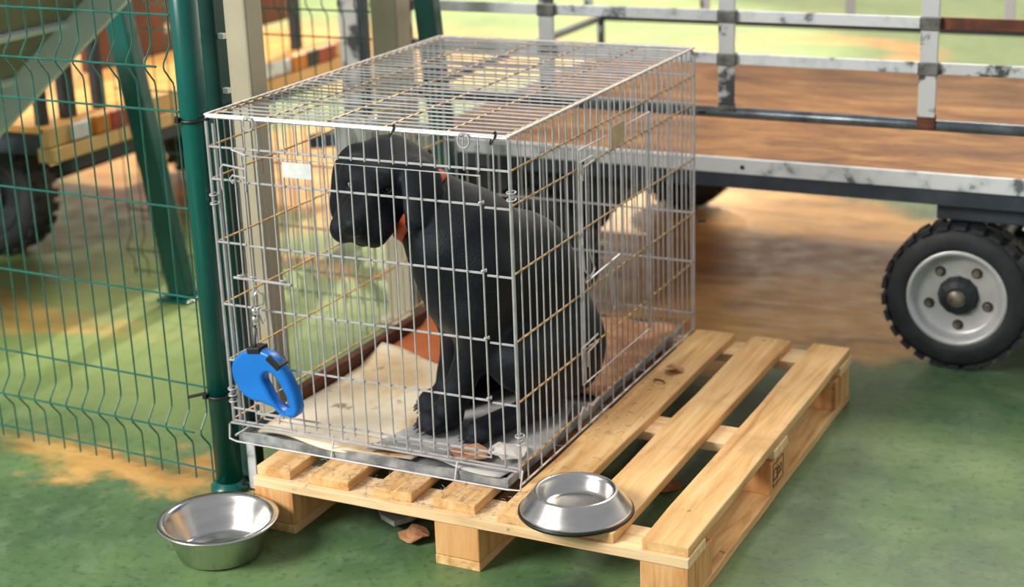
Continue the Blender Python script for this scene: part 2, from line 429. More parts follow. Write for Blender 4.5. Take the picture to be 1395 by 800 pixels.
lt.tube([(-.058, yl, zz+.013), (.012, yl, zz+.012), (.012, yl, zz-.016)], .0022)
lt.obj('lower_latch', 'wire', dr)
MB().box(.063, .135, Y0-.0135, Y0-.0115, .777, .81).obj('name_plate', 'label_white', dr, label='blank white plate')
# rings that join top and front
for x in (-.02, .497):
    MB().tube([(x+.013*math.cos(a), Y0-.008, ZT-.012+.015*math.sin(a)) for a in np.linspace(0, 2*math.pi, 18, endpoint=False)], .0023, 6, True).obj('hinge_ring', 'wire', crate)
for x in (.33, .56): MB().tube([(x+.006*math.cos(a), Y0-.002+.006*math.sin(a), ZT-.004+.012*math.sin(a+.8)) for a in np.linspace(0, 6.28, 12, endpoint=False)], .002, 6, True).obj('hinge_clip', 'black_plastic', crate)
for x in (X0+.003, X1+.002):
    for z in (.70, .72, .235, .25, .265) if x < 0 else (.77, .785, .245, .262):
        MB().tube([(x+.009*math.cos(a), Y0+.009*math.sin(a), z+.0015*math.sin(a)) for a in np.linspace(0, 6.28, 14, endpoint=False)], .0018, 5, True).obj('corner_ring', 'wire', crate)
# sides
SD0, SD1 = .446, .86
for x, nm, dr2 in ((X1, 'right_side', True), (X0, 'left_side', False)):
    mb = MB(); sgn = 1 if dr2 else -1
    for i, y in enumerate(ys):
        lean = .012*max(0, (y-.9)/.3) if dr2 else 0
        mb.tube([(x+sgn*.003, y+jit()+lean, .152 if i % 2 == 0 else .19), (x+sgn*.003, y+jit(.002), .55), (x+sgn*.003, y, ZT)], RV)
    mb.obj(nm+'_uprights', 'wire', crate)
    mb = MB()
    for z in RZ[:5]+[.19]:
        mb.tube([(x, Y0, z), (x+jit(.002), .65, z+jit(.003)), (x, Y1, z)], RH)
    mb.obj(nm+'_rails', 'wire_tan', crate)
mb = MB(); xo = X1+.007
mb.tube([(xo, SD0, .26), (xo, SD0, .8), (xo, SD1, .8), (xo, SD1, .26)], RH, 6, True)
mb.tube([(xo, SD0+.014, .26), (xo, SD0+.014, .8)], RH)
sdo = mb.obj('side_door', 'wire', crate)
mb = MB()
mb.tube([(xo+.004, SD0-.01, .72), (xo+.006, SD0-.012, .775), (xo+.006, SD0+.06, .775)], .0024)
mb.tube([(xo+.004, SD0+.012, .73), (xo+.006, SD0+.012, .76), (xo+.006, SD0+.07, .763)], .0024)
mb.obj('hook_latch', 'wire', sdo)
mb = MB()
mb.tube([(xo+.008, SD0+.01, .5), (xo+.008, SD0+.2, .51)], .003)
mb.tube([(xo+.006, SD0, .59), (xo+.008, SD0+.004, .53), (xo+.01, SD0+.03, .505), (xo+.01, SD0+.055, .52), (xo+.008, SD0+.03, .57)], .0024)
mb.tube([(xo+.008, SD0+.13, .56), (xo+.01, SD0+.15, .505), (xo+.012, SD0+.16, .4), (xo+.012, SD0+.15, .385), (xo+.012, SD0+.145, .41), (xo+.01, SD0+.135, .5)], .0024)
mb.obj('slide_bolt', 'wire', sdo)
mb = MB()
mb.tube([(xo+.006, SD0-.012, .31), (xo+.008, SD0-.02, .355), (xo+.008, SD0+.07, .36)], .0024)
mb.tube([(xo+.006, SD0+.014, .3), (xo+.008, SD0+.01, .335), (xo+.008, SD0+.07, .342)], .0024)
mb.obj('lower_latch', 'wire', sdo)
mb = MB()
mb.tube([(xo+.004, SD0-.03, .16), (xo+.008, SD0-.035, .2), (xo+.008, SD0-.02, .215), (xo+.008, SD0+.0, .2), (xo+.008, SD0+.01, .213), (xo+.008, SD0+.03, .2), (xo+.006, SD0+.07, .205)], .0026)
mb.obj('base_hook', 'wire', crate)
MB().box(X1+.006, X1+.008, .625, .705, .762, .812).obj('side_tag', 'label_tan', crate, label='tan tag')
for z in (.755, .467): MB().tube([(X1+.012, Y1-.004, z-.02), (X1+.03, Y1+.006, z-.02)], .0045).obj('end_clip', 'black_plastic', crate)
# back
mb = MB()
for x in xs: mb.tube([(x, Y1, .17), (x+jit(.002), Y1, ZT)], RV)
for z in RZ[:5]+[.19]: mb.tube([(X0, Y1, z), (X1, Y1, z)], RH)
for x in (X0, X1): mb.tube([(x, Y1, .15), (x, Y1, ZT-.02), (x, Y1-.02, ZT)], .0036, 8)
mb.obj('back_panel', 'wire', crate)
# base wires and front sill
mb = MB()
mb.tube([(X0-.004, Y0-.012, .182), (X0+.0, Y0-.022, .120 if False else .15), (X0+.02, Y0-.026, .147), (X1-.02, Y0-.026, .147), (X1+.012, Y0-.026, .15), (X1+.012, Y0-.012, .19)], .0023)
mb.tube([(X0, Y0-.012, .185), (X1, Y0-.012, .185)], .0026)
for x in (.14, .45): mb.tube([(x, Y0-.026, .147), (x, Y0-.012, .185)], .0022)
for y in (.35, .6, .85, 1.1): mb.tube([(X0, y, .148), (X1, y, .148)], RV)
for x in (X0, X1): mb.tube([(x, Y0, .148), (x, Y1, .148)], RH)
mb.obj('base_frame', 'wire', crate)

# tray
TX0, TX1, TY0, TY1 = -.112, .572, .112, 1.17
tray = thing('crate_tray', (.23, .65, .15), 'dented galvanised metal tray sliding into the bottom of the dog crate', 'tray')
mb = MB(); mb.box(TX0, TX1, TY0, TY1, .1465, .149)
mb.obj('tray_floor', 'galv', tray)
mb = MB()
def lip(a, b, inward):
    n = 12; vs = []; fs = []
    a = Vector(a); b = Vector(b); iw = Vector(inward)
    for i in range(n+1):
        p = a.lerp(b, i/n)+iw*.003*math.sin(i*2.1)+Vector((0, 0, -.0035+.0015*math.sin(i*1.3)))
        vs += [p, p+Vector((0, 0, .017)), p+Vector((0, 0, .019))+iw*.007, p+iw*.003]
    for i in range(n):
        for j in range(4): fs.append((i*4+j, i*4+(j+1) % 4, i*4+4+(j+1) % 4, i*4+4+j))
    mb.add(vs, fs)
lip((TX0, TY0, .15), (TX1, TY0, .15), (0, 1, 0)); lip((TX1, TY0, .15), (TX1, TY1, .15), (-1, 0, 0))
lip((TX1, TY1, .15), (TX0, TY1, .15), (0, -1, 0)); lip((TX0, TY1, .15), (TX0, TY0, .15), (1, 0, 0))
mb.obj('tray_rim', 'galv', tray)

# bedding in the tray
def wav(x, y, a=.004, k=14): return a*(math.sin(k*x+1.3*math.sin(k*.7*y))+.7*math.sin(k*1.3*y+2*x*k*.3))
bl = sheet(lambda u, v: ((-.078+.40*u+.02*math.sin(5*v)*u), .124+.56*v+.018*math.sin(7*u+1)-.06*u*v,
     .164+wav(u*.4, v*.5)+(.028*max(0, v-.8)/.2*(1-u))), 26, 30, .004).obj('dog_blanket', 'blanket', smooth=True)
tag(bl, 'stained beige blanket lying under the front paws in the crate', 'blanket')
pg = sheet(lambda u, v: (.215+.34*u+.03*math.sin(4*v), .128+.44*v+.02*math.sin(5*u), .172+wav(u*.3, v*.4, .0025, 22)), 22, 22, .003).obj('paper_pad', 'paper_grey', smooth=True)
tag(pg, 'grey paper pad on the crate floor under the hind foot', 'pad')
om = sheet(lambda u, v: (-.07+.40*u, .66+.42*v, .168+.003*math.sin(9*u+3*v)+.17*max(0., v-.55)**1.4*(1-.3*u)*3.2), 20, 22, .005).obj('rubber_mat', 'orange_mat', smooth=True)
tag(om, 'terracotta mat curling up at the back of the crate', 'mat')
bc = sheet(lambda u, v: (.34+.225*u, .62+.53*v, .166+.003*math.sin(11*u+5*v)), 12, 16, .004).obj('cardboard_sheet', 'card', smooth=True)
tag(bc, 'dirty brown cardboard sheet behind the dog on the right of the crate floor', 'cardboard')
wb = MB(); board(wb, -.106, -.085, .3, 1.14, .156, .195, 1, 77)
tag(wb.obj('wooden_batten', 'rust', bevel=.002), 'thin dark brown batten along the left edge inside the crate', 'batten')
def scrap(name, mat, cx, cy, z, r, label, cat, seed, group=None, amp=.012, thick=.002, sy=1.):
    rr = random.Random(seed); n = 11
    ol = [(cx+r*rr.uniform(.6, 1.15)*math.cos(2*math.pi*i/n), cy+sy*r*rr.uniform(.6, 1.15)*math.sin(2*math.pi*i/n)) for i in range(n)]
    ph = rr.uniform(0, 6)
    zf = lambda x, y: z+thick+amp*(.5+.5*math.sin((x-cx)/r*2.6+ph)*math.cos((y-cy)/r*2.1+ph*2))
    return tag(poly_sheet(ol, zf, thick).obj(name, mat), label, cat, group)
scrap('cardboard_scrap', 'card', .455, .17, .176, .055, 'torn brown cardboard scrap at the front right of the crate floor', 'cardboard', 3, amp=.02, sy=.7)
scrap('paper_scrap', 'paper_white', .525, .20, .178, .045, 'crumpled pale paper scrap at the front right corner of the crate', 'paper', 5, amp=.022)
scrap('wood_shaving', 'card', .655, .88, .144, .028, 'dark curled wood shaving on the pallet board beside the crate', 'wood scrap', 12, amp=.02, sy=.7)
scrap('paper_piece', 'foam', .275, .16, .0, .065, 'flat grey foam sheet under the front of the pallet', 'foam sheet', 8, amp=.02, thick=.012)
scrap('torn_card', 'card', .355, .085, .0, .04, 'torn pale card piece on the floor in front of the pallet', 'cardboard', 9, amp=.02)
scrap('card_litter', 'card', .77, .53, .0, .035, 'brown card piece on the floor in the gap between two pallet boards', 'cardboard', 11, amp=.01)
for i, (x, y) in enumerate(((.7, .62), (.49, -.17))): pass

sb = thing('support_strip', (-.118, .16, 0), 'light grey metal strip standing under the left front corner of the crate', 'bracket')
MB().box(-.129, -.107, .158, .162, 0, .1425).obj('strip_upright', 'worn_grey', sb)
MB().box(-.129, -.107, .158, .185, 0, .004).obj('strip_foot', 'worn_grey', sb)
lp = MB().tube([(.643+.012*math.cos(a)*(1+.3*math.sin(a)), .80+.008*math.sin(a), .1455+.001*a) for a in np.linspace(0, 5.6, 16)]+[(.665, .79, .147)], .0014, 6).obj('wire_loop', 'rust')
tag(lp, 'small bent wire loop lying on the pallet board beside the crate', 'wire')
hr = MB(); rh = random.Random(4)
for i in range(340):
    if i < 280: x, y, z = rh.uniform(.06, .62), rh.uniform(.004, .1), 0
    else: x, y, z = rh.uniform(.60, .70), rh.uniform(.2, .9), .144
    if z == 0: z = .144 if any(a <= x <= b for a, b in XB) and y > .016 else .122
    a = rh.uniform(0, 6.3); l = rh.uniform(.008, .022); b = a+rh.uniform(-.9, .9); h = rh.uniform(.0006, .006)
    hr.tube([(x, y, z+.0006), (x+l*.5*math.cos(a), y+l*.5*math.sin(a), z+h), (x+l*.5*math.cos(a)+l*.5*math.cos(b), y+l*.5*math.sin(a)+l*.5*math.sin(b), z+h*.4+.0006)], .0004, 3)
tag(hr.obj('dog_hair', 'foam'), 'loose grey dog hair shed on the front and side boards of the pallet', 'hair', kind='stuff')

# ------------------------------------------------------------------ bowls
bw = thing('floor_bowl', (-.0026, -.131, 0), 'deep stainless steel bowl on the floor by the green post', 'bowl')
mb = MB(); mb.lathe([(0, .0), (.084, .0), (.091, .006), (.112, .070), (.117, .077), (.128, .078), (.1305, .081), (.128, .084), (.117, .083), (.110, .075), (.090, .012), (.084, .008), (.06, .0065), (.058, .005), (.03, .005), (.028, .0065), (0, .0065)], 72, (-.0026, -.131, 0))
mb.obj('bowl_shell', 'bowl', bw, True)
bw2 = thing('pallet_bowl', (.7465, .071, .144), 'low flared stainless steel bowl standing on the front of the pallet', 'bowl')
MB().lathe([(0, .004), (.112, .004), (.1155, .009), (.113, .0125), (.086, .046), (.083, .0495), (.079, .0485), (.075, .042), (.067, .016), (.058, .0125), (0, .0115)], 72, (.7465, .071, .144)).obj('bowl_shell', 'bowl', bw2, True)
MB().lathe([(.108, 0), (.1165, 0), (.119, .003), (.118, .0075), (.1135, .0085), (.108, .005), (.108, 0)], 72, (.7465, .071, .144)).obj('rubber_ring', 'black_plastic', bw2, True)

# ------------------------------------------------------------------ blue leash
def curve_solid(splines, y, depth, bev, name, mat, parent):
    cu = bpy.data.curves.new(name, 'CURVE'); cu.dimensions = '2D'; cu.fill_mode = 'BOTH'; cu.extrude = depth/2-bev; cu.bevel_depth = bev; cu.bevel_resolution = 3; cu.offset = -bev; cu.resolution_u = 8
    for pts in splines:
        sp = cu.splines.new('BEZIER'); sp.bezier_points.add(len(pts)-1); sp.use_cyclic_u = True
        for bp, p in zip(sp.bezier_points, pts):
            bp.co = (p[0], p[1], 0); bp.handle_left_type = bp.handle_right_type = 'AUTO'
    tmp = bpy.data.objects.new('tmp', cu); COL.objects.link(tmp)
    dg = bpy.context.evaluated_depsgraph_get(); me = bpy.data.meshes.new_from_object(tmp.evaluated_get(dg))
    bpy.data.objects.remove(tmp)
    off = Vector(parent.location)
    for v in me.vertices:
        c = v.co.copy(); v.co = Vector((c.x, y-c.z, c.y))-off
    me.flip_normals()
    me.polygons.foreach_set('use_smooth', [True]*len(me.polygons))
    me.materials.clear(); me.materials.append(M[mat]); me.name = name
    o = bpy.data.objects.new(name, me); COL.objects.link(o); o.parent = parent
    return o
ls = thing('retractable_leash', (-.02, .095, .3), 'blue plastic retractable dog leash hanging on the front of the crate', 'dog leash')
out = [(-.093, .329), (-.087, .352), (-.066, .374), (-.033, .388), (0, .386), (.026, .374), (.044, .352), (.065, .313), (.077, .274), (.076, .252), (.06, .238), (.038, .243), (.01, .256), (-.02, .263), (-.052, .268), (-.08, .29)]
hole = [(-.009, .326), (.004, .338), (.021, .330), (.038, .306), (.053, .272), (.053, .255), (.042, .250), (.022, .262), (.002, .293)]
curve_solid([out, hole], .095, .032, .008, 'leash_body', 'blue', ls)
MB().bar((-.044, .095, .384), (-.010, .095, .3885), .036, .014).obj('cord_outlet', 'black_plastic', ls, bevel=.002)
MB().bar((.008, .095, .376), (.038, .095, .352), .036, .016).obj('brake_button', 'black_plastic', ls, bevel=.003)
MB().tube([(-.033, .095, .39), (-.031, .098, .42), (-.03, .1, .44)], .0035).obj('cord', 'cord', ls, True)
mb = MB(); mb.tube([(-.031, .1, .435), (-.029, .1, .462)], .006, 10); mb.tube([(-.029, .1, .462), (-.026, .1, .48)], .0085, 10)
mb.tube([(-.026, .1, .478), (-.03, .1, .5), (-.018, .102, .52), (-.004, .104, .512), (-.006, .104, .49), (-.02, .1, .478)], .0035, 8)
mb.obj('snap_hook', 'chrome', ls, True)

# ------------------------------------------------------------------ green fence in front
def dirv(th): return Vector((-math.cos(th), math.sin(th), 0))
def fence_panel(name, start, th, length, z0, z1, zs, folds, mat, label, pitch=.052, r=.0021, lead=.01, amp=.028, fold=.045, n=6):
    d = dirv(th); nrm = Vector((-math.sin(th), -math.cos(th), 0)); S = Vector(start)
    root = thing(name, S, label, 'fence')
    mb = MB(); k = int(length/pitch)
    for i in range(k+1):
        p = S+d*(lead+i*pitch); pts = [p+Vector((0, 0, z0))]
        for f in folds:
            for dz, a in ((-fold-.004, 0), (-fold+.006, .08), (-.008, .93), (0, 1), (.008, .93), (fold-.006, .08), (fold+.004, 0)): pts.append(p+nrm*amp*a+Vector((0, 0, f+dz)))
        pts.append(p+Vector((0, 0, z1))); mb.tube(pts, r, n)
    mb.obj('upright_wires', mat, root)
    mb = MB()
    for z in zs:
        o = amp if any(abs(z-f) < .01 for f in folds) else 0
        a = S+nrm*(o+r*1.6)+Vector((0, 0, z)); b = a+d*length
        mb.tube([a+d*(0 if o == 0 else .028), b], r*1.25, n)
    mb.obj('cross_wires', mat, root)
    return root
TH = math.radians(2.5)
fence_panel('mesh_fence', (-.205, .135, 0), TH, 1.6, .015, 1.75, [.045, .149, .255, .47, .68, .898, 1.0, 1.108, 1.3, 1.5], [.149, 1.0], 'green_wire',
            'green wire mesh fence panel on the left, in front of the grey steps')
post = thing('fence_post', (-.176, .145, 0), 'round green steel fence post at the front left corner of the crate', 'fence post')
MB().lathe([(0, 0), (.031, 0), (.031, 1.8), (0, 1.8)], 40, (-.176, .145, 0)).obj('post_tube', 'green_paint', post, True)
MB().lathe([(.031, 0), (.045, 0), (.045, .012), (.036, .014), (.034, .024), (.031, .024)], 40, (-.176, .145, 0)).obj('base_ring', 'green_paint', post, True)
def tie(name, z, label, tail):
    t = thing(name, (-.176, .145, z), label, 'cable tie', )
    pts = [(-.176+.0335*math.cos(a), .145+.0335*math.sin(a), z+.004*math.sin(a)) for a in np.linspace(math.radians(205), math.radians(335), 10)]
    mb = MB(); mb.tube([tail]+pts+[(-.125, .128, z+.004)], .004, 6)
    mb.obj('strap', 'black_plastic', t, True)
    MB().box(-.20, -.19, .105, .115, z-.006, z+.005).obj('lock_head', 'black_plastic', t)
tie('cable_tie', .243, 'black cable tie with a long tail low on the green post', (-.238, .10, .238))
tie('cable_tie', .885, 'short black cable tie high on the green post at the crate top', (-.215, .125, .885))
gp = thing('gate_upright', (-.178, .235, 0), 'slim dark green upright with white clips behind the round green post', 'fence post')
MB().box(-.20, -.152, .215, .255, 0, 1.8).obj('upright_tube', 'dark_green', gp, bevel=.003)
MB().box(-.215, -.141, .195, .275, 0, .012).obj('foot_plate', 'dark_green', gp, bevel=.002)
for z in (.32, .50, .93, 1.05, 1.25): MB().box(-.154, -.138, .222, .236, z-.006, z+.006).obj('clip', 'clip_white', gp, bevel=.001)

# beige columns
def column(x, y, w, label, z=2.4):
    c = thing('square_column', (x, y, 0), label, 'column')
    MB().box(x-w/2, x+w/2, y-w/2, y+w/2, 0, z).obj('column_tube', 'beige_post', c, bevel=.006)
    MB().box(x-w*.8, x+w*.8, y-w*.8, y+w*.8, 0, .012).obj('foot_plate', 'beige_post', c, bevel=.002)
column(-.285, .50, .07, 'beige square column just behind the green fence post')
column(-.39, 1.36, .085, 'beige square column behind the back left corner of the crate')
# rear fence
fence_panel('rear_mesh_fence', (-.44, 1.378, 0), 0, 1.0, .02, 1.75, [.04, .12, .25, .45, .65, .846, .925, 1.05, 1.3, 1.5], [.12, .95], 'green_wire',
            'blurred green mesh fence panel running left from the rear beige column', pitch=.055)
def lean_post(x, y, xt, zt, w, d, label, mat):
    c = thing('fence_brace', (x, y, 0), label, 'fence post')
    dv = Vector((xt-x, 0, zt)); e = Vector((x, y, 0))+dv*1.7
    MB().bar((x, y, 0.004), e, d, w, up=(1, 0, 0)).obj('brace_tube', mat, c, bevel=.008)
    MB().bar((x-w*.1, y+d*.62, .004), e+Vector((-w*.1, d*.62, 0)), d*.3, w*.5, up=(1, 0, 0)).obj('brace_rail', 'dark_green', c, bevel=.003)
    MB().box(x-w*.8, x+w*.8, y-d, y+d, 0, .01).obj('foot_plate', mat, c, bevel=.002)
    return c
lean_post(-1.175, 1.283, -1.32, .945, .075, .06, 'leaning green fence post standing behind the left mesh fence', 'green_paint')
lean_post(-.155, 1.30, -.235, .976, .062, .05, 'dark green post just behind the back of the crate', 'dark_green')

# ------------------------------------------------------------------ wheels
def wheel(parent, cx, cy, R=.2, w=.115, face=-1, detail=True, rim='rim'):
    """axle along y; face=-1 shows its outer side to -y"""
    s = face; yo = cy
    prof = []
    for r, t in ((.125, -.30), (.128, -.44), (.145, -.5), (.175, -.47), (.19, -.38), (.1965, -.26), (.1965, .26), (.19, .38), (.175, .47), (.145, .5), (.128, .44), (.125, .3)): prof.append((r*R/.2, t*w))
    mb = MB(); mb.lathe(prof, 72, (cx, cy, R), 'y')
    nl = 26
    for i in range(nl):
        for side in (-1, 1):
            a = 2*math.pi*(i+(0 if side < 0 else .5))/nl
            T = Matrix.Translation((cx, cy, R)) @ Matrix.Rotation(a, 4, 'Y')
            mb.box(-.015, .015, side*w*.5-(.0 if side > 0 else -.0)-side*w*.42-.0, side*w*.47, R*.945, R, T) if side > 0 else mb.box(-.015, .015, -w*.47, -w*.08, R*.945, R, T)
    wh = mb.obj('wheel', 'rubber', parent, False)
    for p in wh.data.polygons: p.use_smooth = len(p.vertices) == 4 and p.index < 72*11
    k = R/.2
    f = lambda t: s*t*w
    MB().lathe([(.132*k, f(.46)), (.126*k, f(.49)), (.121*k, f(.47)), (.114*k, f(.33)), (.108*k, f(.24)), (.10*k, f(.2)), (.045*k, f(.2)), (.0, f(.2)), (.0, f(.1)), (.124*k, f(.1)), (.132*k, f(.3)), (.132*k, f(.46))], 64, (cx, cy, R), 'y').obj('rim', rim, wh, True)
    MB().lathe([(.0, f(.42)), (.03*k, f(.42)), (.046*k, f(.37)), (.052*k, f(.27)), (.056*k, f(.2)), (.0, f(.19))], 12, (cx, cy, R), 'y').obj('hub', 'dark_hub', wh)
    MB().lathe([(.0, f(.5)), (.018*k, f(.49)), (.024*k, f(.455)), (.025*k, f(.41)), (0, f(.41))], 20, (cx, cy, R), 'y').obj('hub_cap', 'steel', wh, True)
    if detail:
        for i in range(5):
            a = math.radians(-88+72*i); x = cx+.081*k*math.cos(a); z = R+.081*k*math.sin(a)
            MB().lathe([(0, f(.3)), (.008, f(.3)), (.0105, f(.27)), (.0105, f(.2)), (0, f(.2))], 6, (x, cy, z), 'y').obj('lug_nut', 'steel', wh)
            MB().lathe([(.0145, f(.2)), (.0145, f(.215)), (.009, f(.215))], 16, (x, cy, z), 'y').obj('nut_seat', 'dark_hub', wh)
    return wh

# ------------------------------------------------------------------ flatbed trailer behind the crate
tr = thing('flatbed_trailer', (.9, 2.2, 0), 'flatbed trailer with plywood bed and worn silver stake rails behind the crate', 'trailer')
LX, RX, NY_, FY = -.43, 2.5, 1.5, 2.95
nb = 2
for i in range(nb):
    y0 = NY_+.012+(FY-NY_-.02)*i/nb; y1 = NY_+.012+(FY-NY_-.02)*(i+1)/nb-.003
    board(MB(), LX+.01, RX-.01, y0, y1, .518, .538, 0, 100+i).obj('bed_board', 'bed_wood', tr)
mb = MB()
for y in (NY_, FY-.04): mb.box(LX, RX, y, y+.012 if y < 2 else y+.04, .497, .541)
mb.box(LX, LX+.012, NY_+.012, FY-.04, .497, .541); mb.box(RX-.012, RX, NY_+.012, FY-.04, .497, .541)
mb.obj('edge_channel', 'worn_grey', tr, bevel=.002)
mb = MB(); mb.box(LX+.02, RX-.02, NY_+.008, NY_+.05, .455, .497); mb.box(LX+.02, RX-.02, FY-.06, FY-.02, .455, .497)
for x in (-.3, .2, .7, 1.2, 1.7, 2.2): mb.box(x-.02, x+.02, NY_+.05, FY-.06, .46, .517)
mb.obj('chassis_frame', 'dark_frame', tr)
for x in (.62, -.2): MB().lathe([(0, 0), (.006, 0), (.006, .004), (0, .004)], 14, (x, NY_-.003, .517), 'y').obj('bolt_hole', 'black_plastic', tr)
def rail(name, y, z, kind, mat, x0=LX, x1=RX):
    mb = MB()
    if kind == 'pipe': mb.tube([(x0, y, z), (x1, y, z)], .0155, 14)
    else: mb.box(x0, x1, y-.006, y+.006, z-.015, z+.015)
    return mb.obj(name, mat, tr, kind == 'pipe', 0 if kind == 'pipe' else .002)
rail('lower_pipe', NY_, .668, 'pipe', 'pipe')
rail('lower_pipe', FY-.02, .684, 'pipe', 'dark_frame')
SXS = [-.415, .045, .578, 1.117, 1.66, 2.2]
for z in (.817, .932):
    rail('side_rail', NY_-.004, z, 'flat', 'worn_grey', LX, 1.10)
    rail('side_rail', NY_-.004, z, 'flat', 'rust' if z > .9 else 'stake_paint', 1.10, RX)
    rail('side_rail', FY-.02, z+.03, 'flat', 'worn_grey')
for i, x in enumerate(SXS):
    zb_ = .692 if i not in (0,) else .54
    MB().box(x-.0225, x+.0225, NY_-.022, NY_-.010, zb_, 1.32).obj('stake', 'stake_paint', tr, bevel=.002)
    for z in (.817, .932):
        MB().box(x-.026, x+.026, NY_-.027, NY_+.004, z-.017, z+.017).obj('clamp', 'dark_clamp', tr, bevel=.003)
    MB().box(x-.024, x+.024, NY_-.02, NY_-.006, .66 if i == 3 else .676, .70).obj('stake_foot', 'rust' if i == 3 else 'dark_clamp', tr, bevel=.003)
    MB().box(x-.06, x-.025, FY-.03, FY-.018, .70, 1.32).obj('stake', 'stake_paint', tr, bevel=.002)
for x in (LX+.02, 2.44):
    for y in (NY_, FY-.02): MB().tube([(x, y, .53), (x, y, .69)], .014, 12).obj('corner_upright', 'pipe', tr, True)
MB().tube([(LX+.02, NY_, .672), (LX+.02, FY-.02, .68)], .014, 12).obj('end_pipe', 'pipe', tr, True)
for x in (-.05, 1.212):
    wheel(tr, x, 1.565, .2, .115, rim='rim' if x > 1 else 'dark_hub')
    if x > 1: MB().box(x-.07, x+.30, 1.55, 1.66, .405, .47).obj('wheel_bracket', 'dark_frame', tr, bevel=.004)
    else: MB().add([(x+px, y, z) for y in (1.58, 1.7) for px, z in ((-.33, .47), (.33, .47), (.26, .38), (.17, .25), (-.17, .25), (-.26, .38))], [(0, 5, 4, 3, 2, 1), (6, 7, 8, 9, 10, 11)]+[(i, (i+1) % 6, 6+(i+1) % 6, 6+i) for i in range(6)]).obj('wheel_bracket', 'dark_hub', tr)
    MB().tube([(x, 1.60, .2), (x, FY-.12, .2)], .03, 12).obj('axle', 'dark_frame', tr, True)
    MB().box(x-.04, x+.04, 1.64, 1.70, .2, .41).obj('axle_leg', 'dark_frame', tr, bevel=.004)
    w2 = wheel(tr, x, FY-.09, .2, .115, 1, False)
MB().tube([(1.40, 1.53, .455), (1.372, 1.53, .40)], .006, 8).obj('brake_rod', 'worn_grey', tr, True)
MB().box(1.395, 1.46, 1.52, 1.6, .37, .45).obj('brake_box', 'dark_hub', tr, bevel=.004)
# draw bar with jack
mb = MB(); mb.bar((LX+.03, 2.2, .43), (-1.2, 2.12, .33), .05, .05); mb.bar((LX+.03, 1.75, .45), (-.9, 2.12, .37), .035, .035)
mb.obj('draw_bar', 'dark_frame', tr, bevel=.004)
jk = MB().box(-1.06, -.985, 2.13, 2.17, .12, 1.2).obj('jack_post', 'stake_paint', tr, bevel=.004)
MB().box(-.985, -.955, 2.13, 2.17, .25, 1.15).obj('jack_slide', 'dark_frame', tr, bevel=.003)
MB().box(-1.08, -.94, 2.08, 2.22, .30, .43).obj('jack_housing', 'worn_grey', tr, bevel=.01)
MB().lathe([(0, 0), (.07, 0), (.07, .015), (.03, .03), (.03, .13), (0, .13)], 20, (-1.02, 2.15, 0)).obj('jack_foot', 'dark_frame', tr)

# ------------------------------------------------------------------ second cart on the left
cart = thing('wooden_cart', (-2.4, 2.0, 0), 'blurred wooden-bedded cart with red reflectors behind the left mesh fence', 'cart')
CY0, CY1, CX0, CX1 = 1.09, 2.93, -3.7, -1.48
for i in range(5):
    y0 = CY0+(CY1-CY0)*i/5; MB().box(CX0, CX1-.02, y0, y0+(CY1-CY0)/5-.004, .555, .575).obj('bed_board', 'bed_wood_y', cart)
MB().box(CX1-.03, CX1, CY0, CY1, .512, .572).obj('rear_board', 'cart_beam', cart, bevel=.003)
MB().box(CX1-.05, CX1+.012, CY0, CY1, .462, .508).obj('rear_bumper', 'cart_beam', cart, bevel=.004)
mb = MB(); mb.box(CX0, CX1-.05, CY0+.05, CY0+.11, .47, .553); mb.box(CX0, CX1-.05, CY1-.11, CY1-.05, .47, .553); mb.box(CX1-.05, CX1-.01, CY0+.1, CY1-.1, .415, .460)
for x in (-3.2, -2.6, -2.0): mb.box(x-.03, x+.03, CY0+.11, CY1-.11, .47, .553)
mb.obj('chassis_frame', 'dark_frame', cart)
for ya, yb, mt, nm in ((1.375, 1.47, 'red_lens', 'tail_light'), (1.30, 1.372, 'orange_lens', 'indicator'), (2.61, 2.74, 'red_lens', 'tail_light'), (2.43, 2.53, 'orange_lens', 'indicator')):
    MB().box(CX1+.001, CX1+.014, ya, yb, .512, .57).obj(nm, mt, cart, bevel=.004)
for ya, yb in ((1.19, 1.27), (2.16, 2.42)): MB().box(CX1+.001, CX1+.012, ya, yb, .516, .566).obj('plate', 'worn_grey', cart, bevel=.002)
MB().box(CX1+.001, CX1+.014, 2.53, 2.61, .512, .57).obj('lamp_base', 'dark_hub', cart, bevel=.003)
for y, z1, w in ((1.13, .75, .03), (1.25, .95, .05), (1.40, .9, .035), (2.56, .95, .04)):
    MB().box(CX1-.07, CX1-.035, y-w/2, y+w/2, .555, z1).obj('stake', 'dark_hub', cart, bevel=.003)
bb = MB().box(-2.03, -2.0, 1.9, 3.2, .578, 1.3).obj('brown_panel', 'brown_board')
tag(bb, 'dark brown board with pale spots standing on the cart bed', 'board')
for y in (1.5, 2.68):
    wheel(cart, -2.12, y, .22, .13, -1, False, 'dark_hub')
MB().tube([(-2.12, 1.5, .22), (-2.12, 2.68, .22)], .03, 10).obj('axle', 'dark_frame', cart, True)
MB().box(-2.18, -2.06, 1.58, 1.66, .22, .47).obj('axle_leg', 'dark_frame', cart)
MB().box(-2.18, -2.06, 2.52, 2.60, .22, .47).obj('axle_leg', 'dark_frame', cart)
wheel(cart, -3.3, 1.5, .22, .13, -1, False, 'dark_hub')

